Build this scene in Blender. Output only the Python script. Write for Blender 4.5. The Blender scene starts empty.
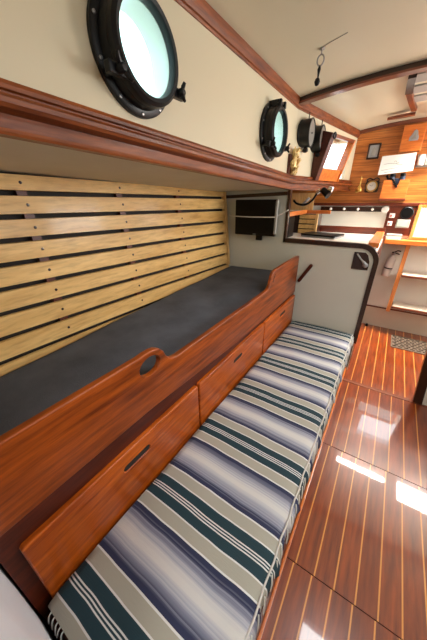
import bpy, bmesh, math, random
from mathutils import Vector, Matrix
C = bpy.context.scene.collection
S = bpy.context.scene
random.seed(4)
PI = math.pi
WL = {}                                   # world location of every object built here


def lin(r, g, b):
    f = lambda c: (c / 255 / 12.92) if c / 255 <= .04045 else ((c / 255 + .055) / 1.055) ** 2.4
    return (f(r), f(g), f(b), 1)


# ------------------------------------------------------------------ materials
def new_mat(name):
    m = bpy.data.materials.new(name)
    m.use_nodes = True
    nt = m.node_tree
    b = nt.nodes['Principled BSDF']
    return m, nt, b


def N(nt, t, **kw):
    n = nt.nodes.new(t)
    for k, v in kw.items():
        setattr(n, k, v)
    return n


def math_node(nt, op, a, b=None):
    n = N(nt, 'ShaderNodeMath', operation=op)
    for i, v in enumerate((a, b)):
        if v is None:
            continue
        if isinstance(v, (int, float)):
            n.inputs[i].default_value = v
        else:
            nt.links.new(v, n.inputs[i])
    return n.outputs[0]


def mixc(nt, fac, a, b):
    n = N(nt, 'ShaderNodeMix', data_type='RGBA')
    for sock, v in ((n.inputs[0], fac), (n.inputs[6], a), (n.inputs[7], b)):
        if isinstance(v, (int, float)):
            sock.default_value = v
        elif isinstance(v, tuple):
            sock.default_value = v
        else:
            nt.links.new(v, sock)
    return n.outputs[2]


def noise(nt, vec, scale, detail=4, rough=.55):
    n = N(nt, 'ShaderNodeTexNoise')
    n.inputs['Scale'].default_value = scale
    n.inputs['Detail'].default_value = detail
    n.inputs['Roughness'].default_value = rough
    nt.links.new(vec, n.inputs['Vector'])
    return n.outputs['Fac']


def mapping(nt, scale):
    tc = N(nt, 'ShaderNodeTexCoord')
    mp = N(nt, 'ShaderNodeMapping')
    mp.inputs['Scale'].default_value = scale
    nt.links.new(tc.outputs['Object'], mp.inputs['Vector'])
    return mp.outputs[0], tc


def plain(name, col, rough=.5, metal=0, var=.06, vscale=6, coat=0, bump=0, bscale=200):
    m, nt, b = new_mat(name)
    v, tc = mapping(nt, (1, 1, 1))
    f = noise(nt, v, vscale)
    c = lin(*col)
    d = tuple(max(0, x * (1 - var * 2.5)) for x in c[:3]) + (1,)
    e = tuple(min(1, x * (1 + var)) for x in c[:3]) + (1,)
    nt.links.new(mixc(nt, f, d, e), b.inputs['Base Color'])
    b.inputs['Roughness'].default_value = rough
    b.inputs['Metallic'].default_value = metal
    b.inputs['Coat Weight'].default_value = coat
    if bump:
        bn = N(nt, 'ShaderNodeBump')
        bn.inputs['Strength'].default_value = bump
        bn.inputs['Distance'].default_value = .002
        nt.links.new(noise(nt, v, bscale, 2), bn.inputs['Height'])
        nt.links.new(bn.outputs[0], b.inputs['Normal'])
    return m


def wood(name, dark, light, axis=1, rough=.3, coat=.5, stretch=14, scale=3.2):
    m, nt, b = new_mat(name)
    sc = [stretch] * 3
    sc[axis] = 1
    v, tc = mapping(nt, sc)
    n1 = noise(nt, v, scale, 6, .6)
    n2 = noise(nt, v, scale * 5, 3, .6)
    r = N(nt, 'ShaderNodeValToRGB')
    r.color_ramp.elements[0].position = .33
    r.color_ramp.elements[0].color = lin(*dark)
    r.color_ramp.elements[1].position = .68
    r.color_ramp.elements[1].color = lin(*light)
    nt.links.new(n1, r.inputs[0])
    r2 = N(nt, 'ShaderNodeValToRGB')
    r2.color_ramp.elements[0].position = .3
    r2.color_ramp.elements[0].color = (.72, .68, .66, 1)
    r2.color_ramp.elements[1].position = .55
    r2.color_ramp.elements[1].color = (1, 1, 1, 1)
    nt.links.new(n2, r2.inputs[0])
    mx = N(nt, 'ShaderNodeMix', data_type='RGBA', blend_type='MULTIPLY')
    mx.inputs[0].default_value = .8
    nt.links.new(r.outputs[0], mx.inputs[6])
    nt.links.new(r2.outputs[0], mx.inputs[7])
    nt.links.new(mx.outputs[2], b.inputs['Base Color'])
    b.inputs['Roughness'].default_value = rough
    b.inputs['Coat Weight'].default_value = coat
    b.inputs['Coat Roughness'].default_value = .12
    b.inputs['Specular IOR Level'].default_value = .35
    return m


def glass(name, tint):
    m = bpy.data.materials.new(name)
    m.use_nodes = True
    nt = m.node_tree
    nt.nodes.remove(nt.nodes['Principled BSDF'])
    out = nt.nodes['Material Output']
    t = N(nt, 'ShaderNodeBsdfTransparent')
    t.inputs[0].default_value = tint
    g = N(nt, 'ShaderNodeBsdfGlossy')
    g.inputs['Roughness'].default_value = .05
    mx = N(nt, 'ShaderNodeMixShader')
    mx.inputs[0].default_value = .06
    nt.links.new(t.outputs[0], mx.inputs[1])
    nt.links.new(g.outputs[0], mx.inputs[2])
    nt.links.new(mx.outputs[0], out.inputs[0])
    return m


def floor_material(name, x0):
    m, nt, b = new_mat(name)
    tc = N(nt, 'ShaderNodeTexCoord')
    sp = N(nt, 'ShaderNodeSeparateXYZ')
    nt.links.new(tc.outputs['Object'], sp.inputs[0])
    u = math_node(nt, 'DIVIDE', math_node(nt, 'SUBTRACT', sp.outputs[0], x0 - 8.0), .0805)
    fr = math_node(nt, 'FRACT', u)
    line = math_node(nt, 'LESS_THAN', fr, .075)
    pid = math_node(nt, 'FLOOR', u)
    wn = N(nt, 'ShaderNodeTexWhiteNoise', noise_dimensions='1D')
    nt.links.new(pid, wn.inputs['W'])
    mp = N(nt, 'ShaderNodeMapping')
    mp.inputs['Scale'].default_value = (14, 1.2, 14)
    nt.links.new(tc.outputs['Object'], mp.inputs[0])
    n1 = noise(nt, mp.outputs[0], 3.5, 6, .6)
    r = N(nt, 'ShaderNodeValToRGB')
    r.color_ramp.elements[0].position = .3
    r.color_ramp.elements[0].color = lin(92, 34, 10)
    r.color_ramp.elements[1].position = .7
    r.color_ramp.elements[1].color = lin(146, 64, 18)
    nt.links.new(n1, r.inputs[0])
    tone = mixc(nt, math_node(nt, 'MULTIPLY', wn.outputs[0], .35), r.outputs[0], lin(86, 32, 16))
    col = mixc(nt, line, tone, lin(206, 138, 66))
    nt.links.new(col, b.inputs['Base Color'])
    b.inputs['Roughness'].default_value = .28
    b.inputs['Coat Weight'].default_value = 1
    b.inputs['Coat Roughness'].default_value = .035
    return m


def blanket_material():
    m, nt, b = new_mat('striped woven cotton')
    tc = N(nt, 'ShaderNodeTexCoord')
    sp = N(nt, 'ShaderNodeSeparateXYZ')
    mpn = N(nt, 'ShaderNodeMapping')
    mpn.inputs['Scale'].default_value = (3, 3, 3)
    nt.links.new(tc.outputs['Object'], mpn.inputs[0])
    wob = math_node(nt, 'MULTIPLY', math_node(nt, 'SUBTRACT', noise(nt, mpn.outputs[0], 1.5, 2), .5), .014)
    nt.links.new(tc.outputs['Object'], sp.inputs[0])
    y = math_node(nt, 'ADD', math_node(nt, 'ADD', sp.outputs[1], 1.15), wob)
    t = math_node(nt, 'FRACT', math_node(nt, 'DIVIDE', math_node(nt, 'ADD', y, -.058 + .184 + 3.68), .368))
    d = math_node(nt, 'MULTIPLY', math_node(nt, 'ABSOLUTE', math_node(nt, 'SUBTRACT', t, .5)), 2.0)
    white, teal, grey = lin(208, 210, 210), lin(22, 52, 62), lin(160, 158, 146)
    navy, lav, off = lin(38, 44, 74), lin(122, 126, 144), lin(196, 196, 194)
    r = N(nt, 'ShaderNodeValToRGB')
    cr = r.color_ramp
    cr.interpolation = 'CONSTANT'
    stops = [(0, white), (.011, teal), (.038, white), (.060, teal), (.245, white), (.272, grey), (.495, white), (.525, navy)]
    cr.elements[0].position, cr.elements[0].color = stops[0]
    cr.elements[1].position, cr.elements[1].color = stops[1]
    for p, c in stops[2:]:
        e = cr.elements.new(p)
        e.color = c
    nt.links.new(d, r.inputs[0])
    r2 = N(nt, 'ShaderNodeValToRGB')
    cr = r2.color_ramp
    cr.elements[0].position, cr.elements[0].color = .53, navy
    cr.elements[1].position, cr.elements[1].color = 1, off
    for p, c in ((.61, navy), (.72, lav), (.85, lin(168, 170, 180)), (.95, off)):
        e = cr.elements.new(p)
        e.color = c
    # thread to thread shade changes inside the faded band
    wn = N(nt, 'ShaderNodeTexWhiteNoise', noise_dimensions='1D')
    nt.links.new(math_node(nt, 'FLOOR', math_node(nt, 'MULTIPLY', y, 210)), wn.inputs['W'])
    jit = math_node(nt, 'MULTIPLY', math_node(nt, 'SUBTRACT', wn.outputs[0], .5), .09)
    nt.links.new(math_node(nt, 'ADD', d, jit), r2.inputs[0])
    sel = math_node(nt, 'GREATER_THAN', d, .53)
    nt.links.new(mixc(nt, sel, r.outputs[0], r2.outputs[0]), b.inputs['Base Color'])
    b.inputs['Roughness'].default_value = .85
    bn = N(nt, 'ShaderNodeBump')
    bn.inputs['Strength'].default_value = .25
    bn.inputs['Distance'].default_value = .004
    mp2 = N(nt, 'ShaderNodeMapping')
    mp2.inputs['Scale'].default_value = (20, 160, 20)
    nt.links.new(tc.outputs['Object'], mp2.inputs[0])
    nt.links.new(noise(nt, mp2.outputs[0], 2, 3), bn.inputs['Height'])
    nt.links.new(bn.outputs[0], b.inputs['Normal'])
    return m


def plank_wall_material():
    m, nt, b = new_mat('varnished tongue and groove boards')
    tc = N(nt, 'ShaderNodeTexCoord')
    sp = N(nt, 'ShaderNodeSeparateXYZ')
    nt.links.new(tc.outputs['Object'], sp.inputs[0])
    fr = math_node(nt, 'FRACT', math_node(nt, 'DIVIDE', sp.outputs[2], .058))
    line = math_node(nt, 'LESS_THAN', fr, .06)
    mp = N(nt, 'ShaderNodeMapping')
    mp.inputs['Scale'].default_value = (1, 10, 14)
    nt.links.new(tc.outputs['Object'], mp.inputs[0])
    n1 = noise(nt, mp.outputs[0], 4, 6)
    r = N(nt, 'ShaderNodeValToRGB')
    r.color_ramp.elements[0].position = .3
    r.color_ramp.elements[0].color = lin(146, 80, 32)
    r.color_ramp.elements[1].position = .7
    r.color_ramp.elements[1].color = lin(204, 126, 58)
    nt.links.new(n1, r.inputs[0])
    nt.links.new(mixc(nt, line, r.outputs[0], lin(96, 54, 28)), b.inputs['Base Color'])
    b.inputs['Roughness'].default_value = .3
    b.inputs['Coat Weight'].default_value = .4
    return m


M = {}
M['mahog'] = wood('varnished mahogany', (98, 38, 4), (168, 80, 18), coat=.15, rough=.36)
M['drawer'] = wood('varnished drawer mahogany', (134, 54, 6), (200, 98, 20), coat=.2, rough=.34)
M['red'] = wood('dark red mahogany', (62, 20, 6), (92, 34, 12), coat=.08, rough=.4)
M['red_x'] = wood('dark red mahogany across', (84, 32, 20), (120, 52, 30), axis=0)
M['trimwood'] = wood('oiled red mahogany trim', (88, 36, 10), (150, 80, 34), rough=.4, coat=.2)
M['trimwood_x'] = wood('oiled red mahogany trim across', (92, 46, 30), (134, 76, 52), axis=0, rough=.35)
M['dark'] = wood('dark walnut trim', (38, 20, 14), (58, 32, 22), axis=2)
M['dark_x'] = wood('dark walnut trim across', (38, 20, 14), (58, 32, 22), axis=0)
M['orange'] = wood('orange varnished teak', (192, 98, 40), (226, 134, 60), axis=0)
M['orange_y'] = wood('orange varnished teak fore and aft', (192, 98, 40), (226, 140, 70), axis=1)
M['orange_z'] = wood('orange varnished teak upright', (184, 104, 50), (220, 146, 82), axis=2)
M['ash'] = wood('clear finished ash', (204, 158, 90), (236, 198, 130), rough=.42, coat=.15, stretch=9, scale=1.6)
M['ash_z'] = wood('clear finished ash upright', (206, 160, 96), (232, 196, 136), axis=2, rough=.45, coat=.15)
M['planks'] = plank_wall_material()
M['cream'] = plain('cream painted cabin side', (204, 194, 166), .55, var=.03, vscale=2)
M['ceil'] = plain('cream headliner', (206, 200, 176), .4, var=.03, vscale=2)
M['under'] = plain('grey white deck underside', (212, 208, 198), .6, var=.06)
M['panel'] = plain('off white bulkhead laminate', (206, 208, 198), .45, var=.02)
M['white'] = plain('white laminate', (220, 215, 205), .4, var=.02)
M['beige'] = plain('beige painted sill', (200, 186, 168), .5, var=.04)
M['hull'] = plain('dark hull liner and slot shade', (36, 28, 22), .8)
M['black'] = plain('black plastic', (14, 14, 16), .35, var=.02)
M['screen'] = plain('black screen', (4, 4, 5), .45, var=.02)
M['iron'] = plain('black painted metal', (16, 17, 20), .4, metal=0, var=.1, vscale=30)
M['dial'] = plain('pale dial', (190, 186, 176), .4)
M['dial2'] = plain('grey dial', (132, 130, 124), .4)
M['steel'] = plain('worn steel', (170, 170, 170), .35, metal=.8)
M['silver'] = plain('dull silver', (168, 170, 172), .4, metal=.4)
M['chrome'] = plain('chrome', (220, 220, 222), .15, metal=1)
M['brass'] = plain('brass', (200, 160, 84), .3, metal=.85)
M['gold'] = plain('gold painted carving', (226, 196, 132), .4, metal=.25, var=.2, vscale=40)
M['charcoal'] = plain('charcoal mattress fabric', (88, 94, 106), .9, var=.3, vscale=5, bump=.9, bscale=260)
M['cloth'] = plain('white cloth', (214, 218, 226), .9, var=.02, bump=.2)
M['paper'] = plain('white paper', (240, 242, 236), .7, var=.01)
M['ink'] = plain('grey ink', (150, 156, 156), .7)
M['red_paint'] = plain('red plastic', (186, 60, 34), .4)
M['navyp'] = plain('dark blue plastic', (40, 52, 74), .4)
M['greenp'] = plain('grey green plastic', (170, 184, 166), .4)
M['greyp'] = plain('grey plastic', (150, 148, 142), .5)
M['whitep'] = plain('white plastic', (232, 230, 224), .35, var=.01)
M['fringe'] = plain('blanket fringe cotton', (206, 204, 198), .9)
M['blanket'] = blanket_material()
M['glass'] = glass('porthole glass', (.80, .97, .95, 1))
M['glass2'] = glass('window glass', (.98, .98, .98, 1))
M['plexi'] = glass('milky window plastic', (.62, .61, .58, 1))
M['grating'] = plain('worn grating', (92, 76, 62), .5)
M['jar'] = plain('clear grey plastic', (206, 204, 200), .2)


for k_ in ('screen', 'black', 'iron'):
    M[k_].node_tree.nodes['Principled BSDF'].inputs['Specular IOR Level'].default_value = .18 if k_ != 'iron' else .3


# ------------------------------------------------------------------ geometry
def box(bm, x0, x1, y0, y1, z0, z1, bev=0, rot=None, org=None):
    vs = [bm.verts.new((x, y, z)) for x in (x0, x1) for y in (y0, y1) for z in (z0, z1)]
    fs = [(0, 1, 3, 2), (4, 6, 7, 5), (0, 4, 5, 1), (2, 3, 7, 6), (0, 2, 6, 4), (1, 5, 7, 3)]
    faces = [bm.faces.new([vs[i] for i in f]) for f in fs]
    if bev:
        es = list({e for f in faces for e in f.edges})
        r = bmesh.ops.bevel(bm, geom=es, offset=bev, segments=2, affect='EDGES', profile=.5)
        vs = list({v for f in r['faces'] for v in f.verts} | {v for v in vs if v.is_valid})
    if rot:
        bmesh.ops.rotate(bm, verts=vs, cent=org or (0, 0, 0), matrix=rot)
    return vs


def frame_of(d):
    d = Vector(d).normalized()
    a = Vector((0, 0, 1)) if abs(d.z) < .9 else Vector((1, 0, 0))
    u = d.cross(a).normalized()
    return d, u, d.cross(u).normalized()


def lathe(bm, prof, org, axis=(0, 0, 1), seg=32, close=False):
    """prof: list of (radius, height along axis)"""
    d, u, v = frame_of(axis)
    o = Vector(org)
    rings = []
    for r, h in prof:
        if r < 1e-6:
            rings.append([bm.verts.new(o + d * h)])
        else:
            rings.append([bm.verts.new(o + d * h + (u * math.cos(2 * PI * k / seg) + v * math.sin(2 * PI * k / seg)) * r) for k in range(seg)])
    pairs = list(zip(rings, rings[1:])) + ([(rings[-1], rings[0])] if close else [])
    for a, b in pairs:
        for k in range(seg):
            k2 = (k + 1) % seg
            q = []
            for vv in (a[k % len(a)], a[k2 % len(a)], b[k2 % len(b)], b[k % len(b)]):
                if vv not in q:
                    q.append(vv)
            if len(q) > 2:
                bm.faces.new(q)
    for ring in () if close else (rings[0], rings[-1]):
        if len(ring) > 2:
            bm.faces.new(ring)


def cyl(bm, p0, p1, r0, r1=None, seg=16):
    p0, p1 = Vector(p0), Vector(p1)
    L = (p1 - p0).length
    lathe(bm, [(r0, 0), (r0 if r1 is None else r1, L)], p0, p1 - p0, seg)


def tube(bm, pts, r, seg=8):
    pts = [Vector(p) for p in pts]
    rad = r if isinstance(r, (list, tuple)) else [r] * len(pts)
    rings = []
    pu = None
    for i, p in enumerate(pts):
        t = (pts[min(i + 1, len(pts) - 1)] - pts[max(i - 1, 0)]).normalized()
        if pu is None:
            _, u, v = frame_of(t)
        else:
            u = (pu - t * pu.dot(t)).normalized()
            v = t.cross(u)
        pu = u
        rings.append([bm.verts.new(p + (u * math.cos(2 * PI * k / seg) + v * math.sin(2 * PI * k / seg)) * rad[i]) for k in range(seg)])
    for a, b in zip(rings, rings[1:]):
        for k in range(seg):
            bm.faces.new([a[k], a[(k + 1) % seg], b[(k + 1) % seg], b[k]])
    bm.faces.new(rings[0])
    bm.faces.new(rings[-1])


def spline(pts, n=8):
    pts = [Vector(p) for p in pts]
    P = [pts[0]] + pts + [pts[-1]]
    out = []
    for i in range(1, len(P) - 2):
        for k in range(n):
            t = k / n
            a, b, c, d = P[i - 1], P[i], P[i + 1], P[i + 2]
            out.append(.5 * ((2 * b) + (c - a) * t + (2 * a - 5 * b + 4 * c - d) * t * t + (3 * b - a - 3 * c + d) * t ** 3))
    out.append(pts[-1])
    return out


def loft(bm, path, prof):
    """path: (x, y, z, nx, ny) stations; prof: (inward, up) closed outline"""
    rings = [[bm.verts.new((x + nx * a, y + ny * a, z + b)) for a, b in prof] for x, y, z, nx, ny in path]
    n = len(prof)
    for a, b in zip(rings, rings[1:]):
        for k in range(n):
            bm.faces.new([a[k], a[(k + 1) % n], b[(k + 1) % n], b[k]])
    bm.faces.new(rings[0])
    bm.faces.new(rings[-1])


def shrink(ring, d):
    """offset a counter-clockwise outline inward by d (a hole, given clockwise, grows)"""
    n = len(ring)
    out = []
    for i in range(n):
        a, b, c = Vector(ring[i - 1]), Vector(ring[i]), Vector(ring[(i + 1) % n])
        e, f = (b - a).normalized(), (c - b).normalized()
        n1, n2 = Vector((-e.y, e.x)), Vector((-f.y, f.x))
        m = (n1 + n2)
        m = m.normalized() / max(.5, m.normalized().dot(n1)) if m.length > 1e-6 else n1
        out.append(tuple(b + m * d))
    return out


def area2(ring):
    return sum(a[0] * b[1] - b[0] * a[1] for a, b in zip(ring, ring[1:] + ring[:1]))


def plate(outer, holes, mat4, thick, bev=0):
    """a board cut to an outline with holes: local XY outline, thickness along local Z (0..thick); front edge rounded"""
    bm = bmesh.new()
    rings = [outer if area2(outer) > 0 else outer[::-1]] + [h if area2(h) < 0 else h[::-1] for h in holes]
    lev = [(0, 0)]
    if bev:
        lev += [(0, thick - bev)] + [(bev * (1 - math.cos(a)), thick - bev + bev * math.sin(a)) for a in (PI / 6, PI / 3, PI / 2)]
    else:
        lev += [(0, thick)]
    caps = ([], [])
    for ri, r in enumerate(rings):
        vr = []
        for d, z in lev:
            vr.append([bm.verts.new((x, y, z)) for x, y in (shrink(r, d * (.3 if ri else 1)) if d else r)])
        for a, b in zip(vr, vr[1:]):
            for k in range(len(r)):
                k2 = (k + 1) % len(r)
                bm.faces.new([a[k], a[k2], b[k2], b[k]])
        for c, ring in ((0, vr[0]), (1, vr[-1])):
            caps[c].extend(bm.edges.get((ring[k], ring[(k + 1) % len(r)])) for k in range(len(r)))
    for c in caps:
        bmesh.ops.triangle_fill(bm, use_beauty=True, use_dissolve=False, edges=c)
    bmesh.ops.transform(bm, matrix=mat4, verts=bm.verts)
    return bm


def axes(org, u, v):
    u, v = Vector(u).normalized(), Vector(v).normalized()
    w = u.cross(v)
    m = Matrix((u, v, w)).transposed().to_4x4()
    m.translation = Vector(org)
    return m


def circle(cx, cy, r, n=40, ry=None):
    return [(cx + r * math.cos(2 * PI * k / n), cy + (ry or r) * math.sin(2 * PI * k / n)) for k in range(n)]


def slot(cx, cy, w, h, n=8):
    out = []
    for sgn, a0 in ((1, -PI / 2), (-1, PI / 2)):
        for k in range(n + 1):
            a = a0 + PI * k / n
            out.append((cx + sgn * (w / 2 - h / 2) + math.cos(a) * h / 2, cy + math.sin(a) * h / 2))
    return out


def rrect(x0, x1, y0, y1, r, n=5):
    out = []
    for cx, cy, a0 in ((x1 - r, y0 + r, -PI / 2), (x1 - r, y1 - r, 0), (x0 + r, y1 - r, PI / 2), (x0 + r, y0 + r, PI)):
        for k in range(n + 1):
            a = a0 + PI / 2 * k / n
            out.append((cx + r * math.cos(a), cy + r * math.sin(a)))
    return out


def obj(name, bm, mat, parent=None, smooth=False):
    bmesh.ops.recalc_face_normals(bm, faces=bm.faces)
    off = WL.get(parent, Vector((0, 0, 0))) if parent else Vector((0, 0, 0))
    if off.length:
        bmesh.ops.translate(bm, verts=bm.verts, vec=-off)
    me = bpy.data.meshes.new(name)
    bm.to_mesh(me)
    bm.free()
    me.materials.append(M[mat])
    if smooth:
        for p in me.polygons:
            p.use_smooth = True
        if smooth is not True:
            me.set_sharp_from_angle(angle=math.radians(smooth))
    o = bpy.data.objects.new(name, me)
    C.objects.link(o)
    if parent:
        o.parent = parent
    WL[o] = off.copy()
    return o


def nb():
    return bmesh.new()


def thing(name, label, cat, loc=(0, 0, 0), group=None):
    o = bpy.data.objects.new(name, None)
    o.empty_display_size = .05
    C.objects.link(o)
    o.location = loc
    WL[o] = Vector(loc)
    return tag(o, label, cat, group)


def tag(o, label, cat, group=None):
    o['label'] = label
    o['category'] = cat
    if group:
        o['group'] = group
    return o


def struct(name, bm, mat, smooth=False):
    o = obj(name, bm, mat, None, smooth)
    o['kind'] = 'structure'
    return o


def bx(*a, **k):
    bm = nb()
    box(bm, *a, **k)
    return bm


def lerp(a, b, t):
    return a + (b - a) * t


# ------------------------------------------------------------------ the shell
YB, YW = 2.355, 3.56                      # half bulkhead with the counter, aft plank wall
XS = -.80                                 # cabin side inner face
NW = Vector((.974, -.225, 0)).normalized()
TW = Vector((.225, .974, 0)).normalized()


def ceil_z(x, y):
    t = max(0, min(1, (y - 2.4) / 1.16))
    c = 2.228 - .008 * max(0, min(y, 2.4)) - .055 * t
    return c - (.09 + .06 * t) * x * x


def side_path(z_of, ext=.0):
    st = []
    for k in range(13):
        y = -1.3 + (2.37 + 1.3) * k / 12
        st.append((XS, y, z_of(y), 1, 0))
    x, y = XS, 2.37
    st[-1] = (x, y, z_of(y), .987, -.113)
    for k in range(1, 5):
        s = 1.235 * k / 4
        st.append((x + TW.x * s, y + TW.y * s, z_of(y + TW.y * s), NW.x, NW.y))
    return st


def low_z(y):
    return 1.645 - .039 * min(y, 2.37)


# floor: four lift-out boards, then the raised threshold
edges = [(-1.4, .661, .010), (.665, 1.388, .018), (1.392, 2.16, .028), (2.20, 3.56, .040)]
for i, (a, b, x0) in enumerate(edges):
    M['floor%d' % i] = floor_material('teak and holly sole %d' % i, x0)
    struct('floor', bx(-1.62, 1.5, a, b, -.03, 0), 'floor%d' % i)
struct('trim_1', bx(-.05, 1.5, 2.16, 2.20, -.03, .004, bev=.002), 'trimwood_x')
struct('floor_base', bx(-1.7, 1.6, -1.5, 3.7, -.08, -.034), 'hull')

# ceiling with skylight and companionway hatches; the forward opening is unseen, added for light
HATCH = [(.17, .65, .72, 1.27), (.12, .75, 3.13, 3.32), (.86, 1.25, 2.88, 3.34), (-.3, .5, -1.2, -.6)]
xs = sorted({-.84 + .06 * k for k in range(40)} | {h for q in HATCH for h in q[:2]})
ys = sorted({-1.4 + .124 * k for k in range(41)} | {h for q in HATCH for h in q[2:]} | {YW})
bm = nb()
vg = {(i, j): bm.verts.new((x, y, ceil_z(x, y))) for i, x in enumerate(xs) for j, y in enumerate(ys)}
for i in range(len(xs) - 1):
    for j in range(len(ys) - 1):
        mx, my = (xs[i] + xs[i + 1]) / 2, (ys[j] + ys[j + 1]) / 2
        if any(a < mx < b and c < my < d for a, b, c, d in HATCH):
            continue
        if my > YW:
            continue
        bm.faces.new([vg[i, j], vg[i + 1, j], vg[i + 1, j + 1], vg[i, j + 1]])
bmesh.ops.delete(bm, geom=[v for v in bm.verts if not v.link_faces], context='VERTS')
r = bmesh.ops.extrude_face_region(bm, geom=bm.faces[:])
bmesh.ops.translate(bm, verts=[g for g in r['geom'] if isinstance(g, bmesh.types.BMVert)], vec=(0, 0, .03))
struct('ceiling', bm, 'ceil', smooth=30)
for k, (a, b, c, d) in enumerate(HATCH):
    bm = nb()
    zc = ceil_z((a + b) / 2, (c + d) / 2) - .03
    for q in ((a - .04, a, c - .04, d + .04), (b, b + .04, c - .04, d + .04), (a, b, c - .04, c), (a, b, d, d + .04)):
        box(bm, *q, zc, zc + .09)
    struct('trim_%d' % (20 + k), bm, 'mahog')

# cabin side, cut for the portholes and the tilting window
PORTS = [(.757, 1.899), (1.862, 1.868)]
bm = plate([(-1.4, 1.72), (2.37, 1.573), (2.37, 2.24), (-1.4, 2.28)], [circle(y, z, .118) for y, z in PORTS],
           axes((XS - .03, 0, 0), (0, 1, 0), (0, 0, 1)), .03)
struct('wall_left', bm, 'cream')
bm = plate([(0, 1.575), (1.24, 1.575), (1.24, 2.2), (0, 2.24)], [[(.50, 1.67), (1.06, 1.67), (1.06, 1.99), (.50, 1.93)]],
           axes((XS - .03 * NW.x, 2.37 - .03 * NW.y, 0), TW, (0, 0, 1)), .03)
struct('wall_left_aft', bm, 'cream')

# underside of the side deck over the berth, and over the galley
bm = nb()
rows = []
for k in range(14):
    y = -.1 + 3.8 * k / 13
    xi = XS - .028 if y < 2.37 else XS - .028 + .231 * (y - 2.37)
    zi = low_z(y) + (.004 if y < 2.37 else .03)
    zo = 1.607 - .02 * y if y < 2.37 else zi + .01
    rows.append([(xi, y, zi), (-1.75, y, zo - .02), (-1.75, y, zo + .01), (xi, y, zi + .03)])
vr = [[bm.verts.new(p) for p in r_] for r_ in rows]
for a, b in zip(vr, vr[1:]):
    for k in range(4):
        bm.faces.new([a[k], a[(k + 1) % 4], b[(k + 1) % 4], b[k]])
bm.faces.new(vr[0])
bm.faces.new(vr[-1])
struct('ceiling_side_deck', bm, 'under')


def hull_x(y, z):
    return -1.215 - .0665 * y - .085 * (z - .85)


bm = nb()
ring = []
for k in range(17):
    y = -.1 + 3.8 * k / 16
    ring.append([bm.verts.new((hull_x(y, z) - .03 - q, y, z)) for q, z in ((0, 0), (0, 1.62), (.03, 1.62), (.03, 0))])
for a, b in zip(ring, ring[1:]):
    for k in range(4):
        bm.faces.new([a[k], a[(k + 1) % 4], b[(k + 1) % 4], b[k]])
bm.faces.new(ring[0])
bm.faces.new(ring[-1])
struct('wall_hull', bm, 'hull')
struct('wall_forward', bx(-1.75, -.5, -.13, -.1, 0, 1.64), 'panel')
bm = plate([(-1.4, 0), (3.6, 0), (3.6, 2.03), (-1.4, 2.03)], [[(.1, 1.52), (2.1, 1.52), (2.1, 1.9), (.1, 1.9)], [(2.4, 1.45), (3.4, 1.45), (3.4, 1.88), (2.4, 1.88)]],
           axes((1.5, 0, 0), (0, 1, 0), (0, 0, 1)), .04)
struct('wall_right', bm, 'cream')  # both window openings are unseen, added to let side light in
struct('wall_back', bx(-.84, 1.54, -1.44, -1.4, 0, 2.2), 'cream')
struct('wall_left_forward', bx(-.84, -.8, -1.4, -.1, 0, 1.66), 'cream')

# rail along the edge of the side deck
prof = [(-.005, 0), (.028, 0), (.031, .006), (.029, .013), (.006, .017), (.004, .046), (.034, .052), (.040, .060), (.040, .070),
        (.034, .078), (.014, .081), (.014, .087), (.022, .090), (.024, .098), (.020, .107), (-.005, .112)]
bm = nb()
loft(bm, side_path(low_z), prof)
struct('trim_5', bm, 'trimwood', smooth=35)
# batten where the cabin side meets the headliner
bm = nb()
tz = lambda y: 2.116 - .008 * min(max(y, 0), 2.37) - max(0, y - 2.37) * .036
loft(bm, side_path(tz), [(-.005, 0), (.006, 0), (.008, .008), (.014, .011), (.016, .018), (.020, .032), (.022, .050), (.020, .075), (-.005, .075)])
struct('trim_6', bm, 'trimwood', smooth=30)

# deck beam
for nm, y0, y1, d0, d1, mt in (('trim_7', 2.33, 2.40, .0, .032, 'dark_x'), ('trim_8', 2.322, 2.392, .030, .042, 'trimwood_x')):
    bm = nb()
    st = []
    for k in range(25):
        x = -.80 + 2.3 * k / 24
        z = ceil_z(x, 2.36)
        st.append([bm.verts.new((x, y, z + .004 - d)) for y, d in ((y0, d0), (y1, d0), (y1, d1), (y0, d1))])
    for a, b in zip(st, st[1:]):
        for k in range(4):
            bm.faces.new([a[k], a[(k + 1) % 4], b[(k + 1) % 4], b[k]])
    bm.faces.new(st[0])
    bm.faces.new(st[-1])
    struct(nm, bm, mt)

# half bulkhead: white, notched over the counter, dark edging round the notch
arc = [(-.165 + .105 * math.cos(a), 1.035 + .105 * math.sin(a)) for a in [PI / 2 * k / 10 for k in range(11)]]
bm = plate([(-1.55, 0), (-.06, 0)] + arc + [(-.795, 1.14), (-.795, 1.575), (-1.55, 1.575)], [],
           axes((0, YB + .02, 0), (1, 0, 0), (0, 0, 1)), .02)
struct('wall_bulkhead', bm, 'panel')


def strip(bm, pts, w, y0, y1):
    """flat edging of width w to the left of a polyline in the xz plane"""
    n = len(pts)
    L, Rr = [], []
    for i, (x, z) in enumerate(pts):
        a = pts[max(0, i - 1)]
        b = pts[min(n - 1, i + 1)]
        t = Vector((b[0] - a[0], b[1] - a[1])).normalized()
        L.append((x, z))
        Rr.append((x - t.y * w, z + t.x * w))
    rings = [[bm.verts.new(p) for p in ((l[0], y0, l[1]), (q[0], y0, q[1]), (q[0], y1, q[1]), (l[0], y1, l[1]))] for l, q in zip(L, Rr)]
    for a, b in zip(rings, rings[1:]):
        for k in range(4):
            bm.faces.new([a[k], a[(k + 1) % 4], b[(k + 1) % 4], b[k]])
    bm.faces.new(rings[0])
    bm.faces.new(rings[-1])


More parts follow.
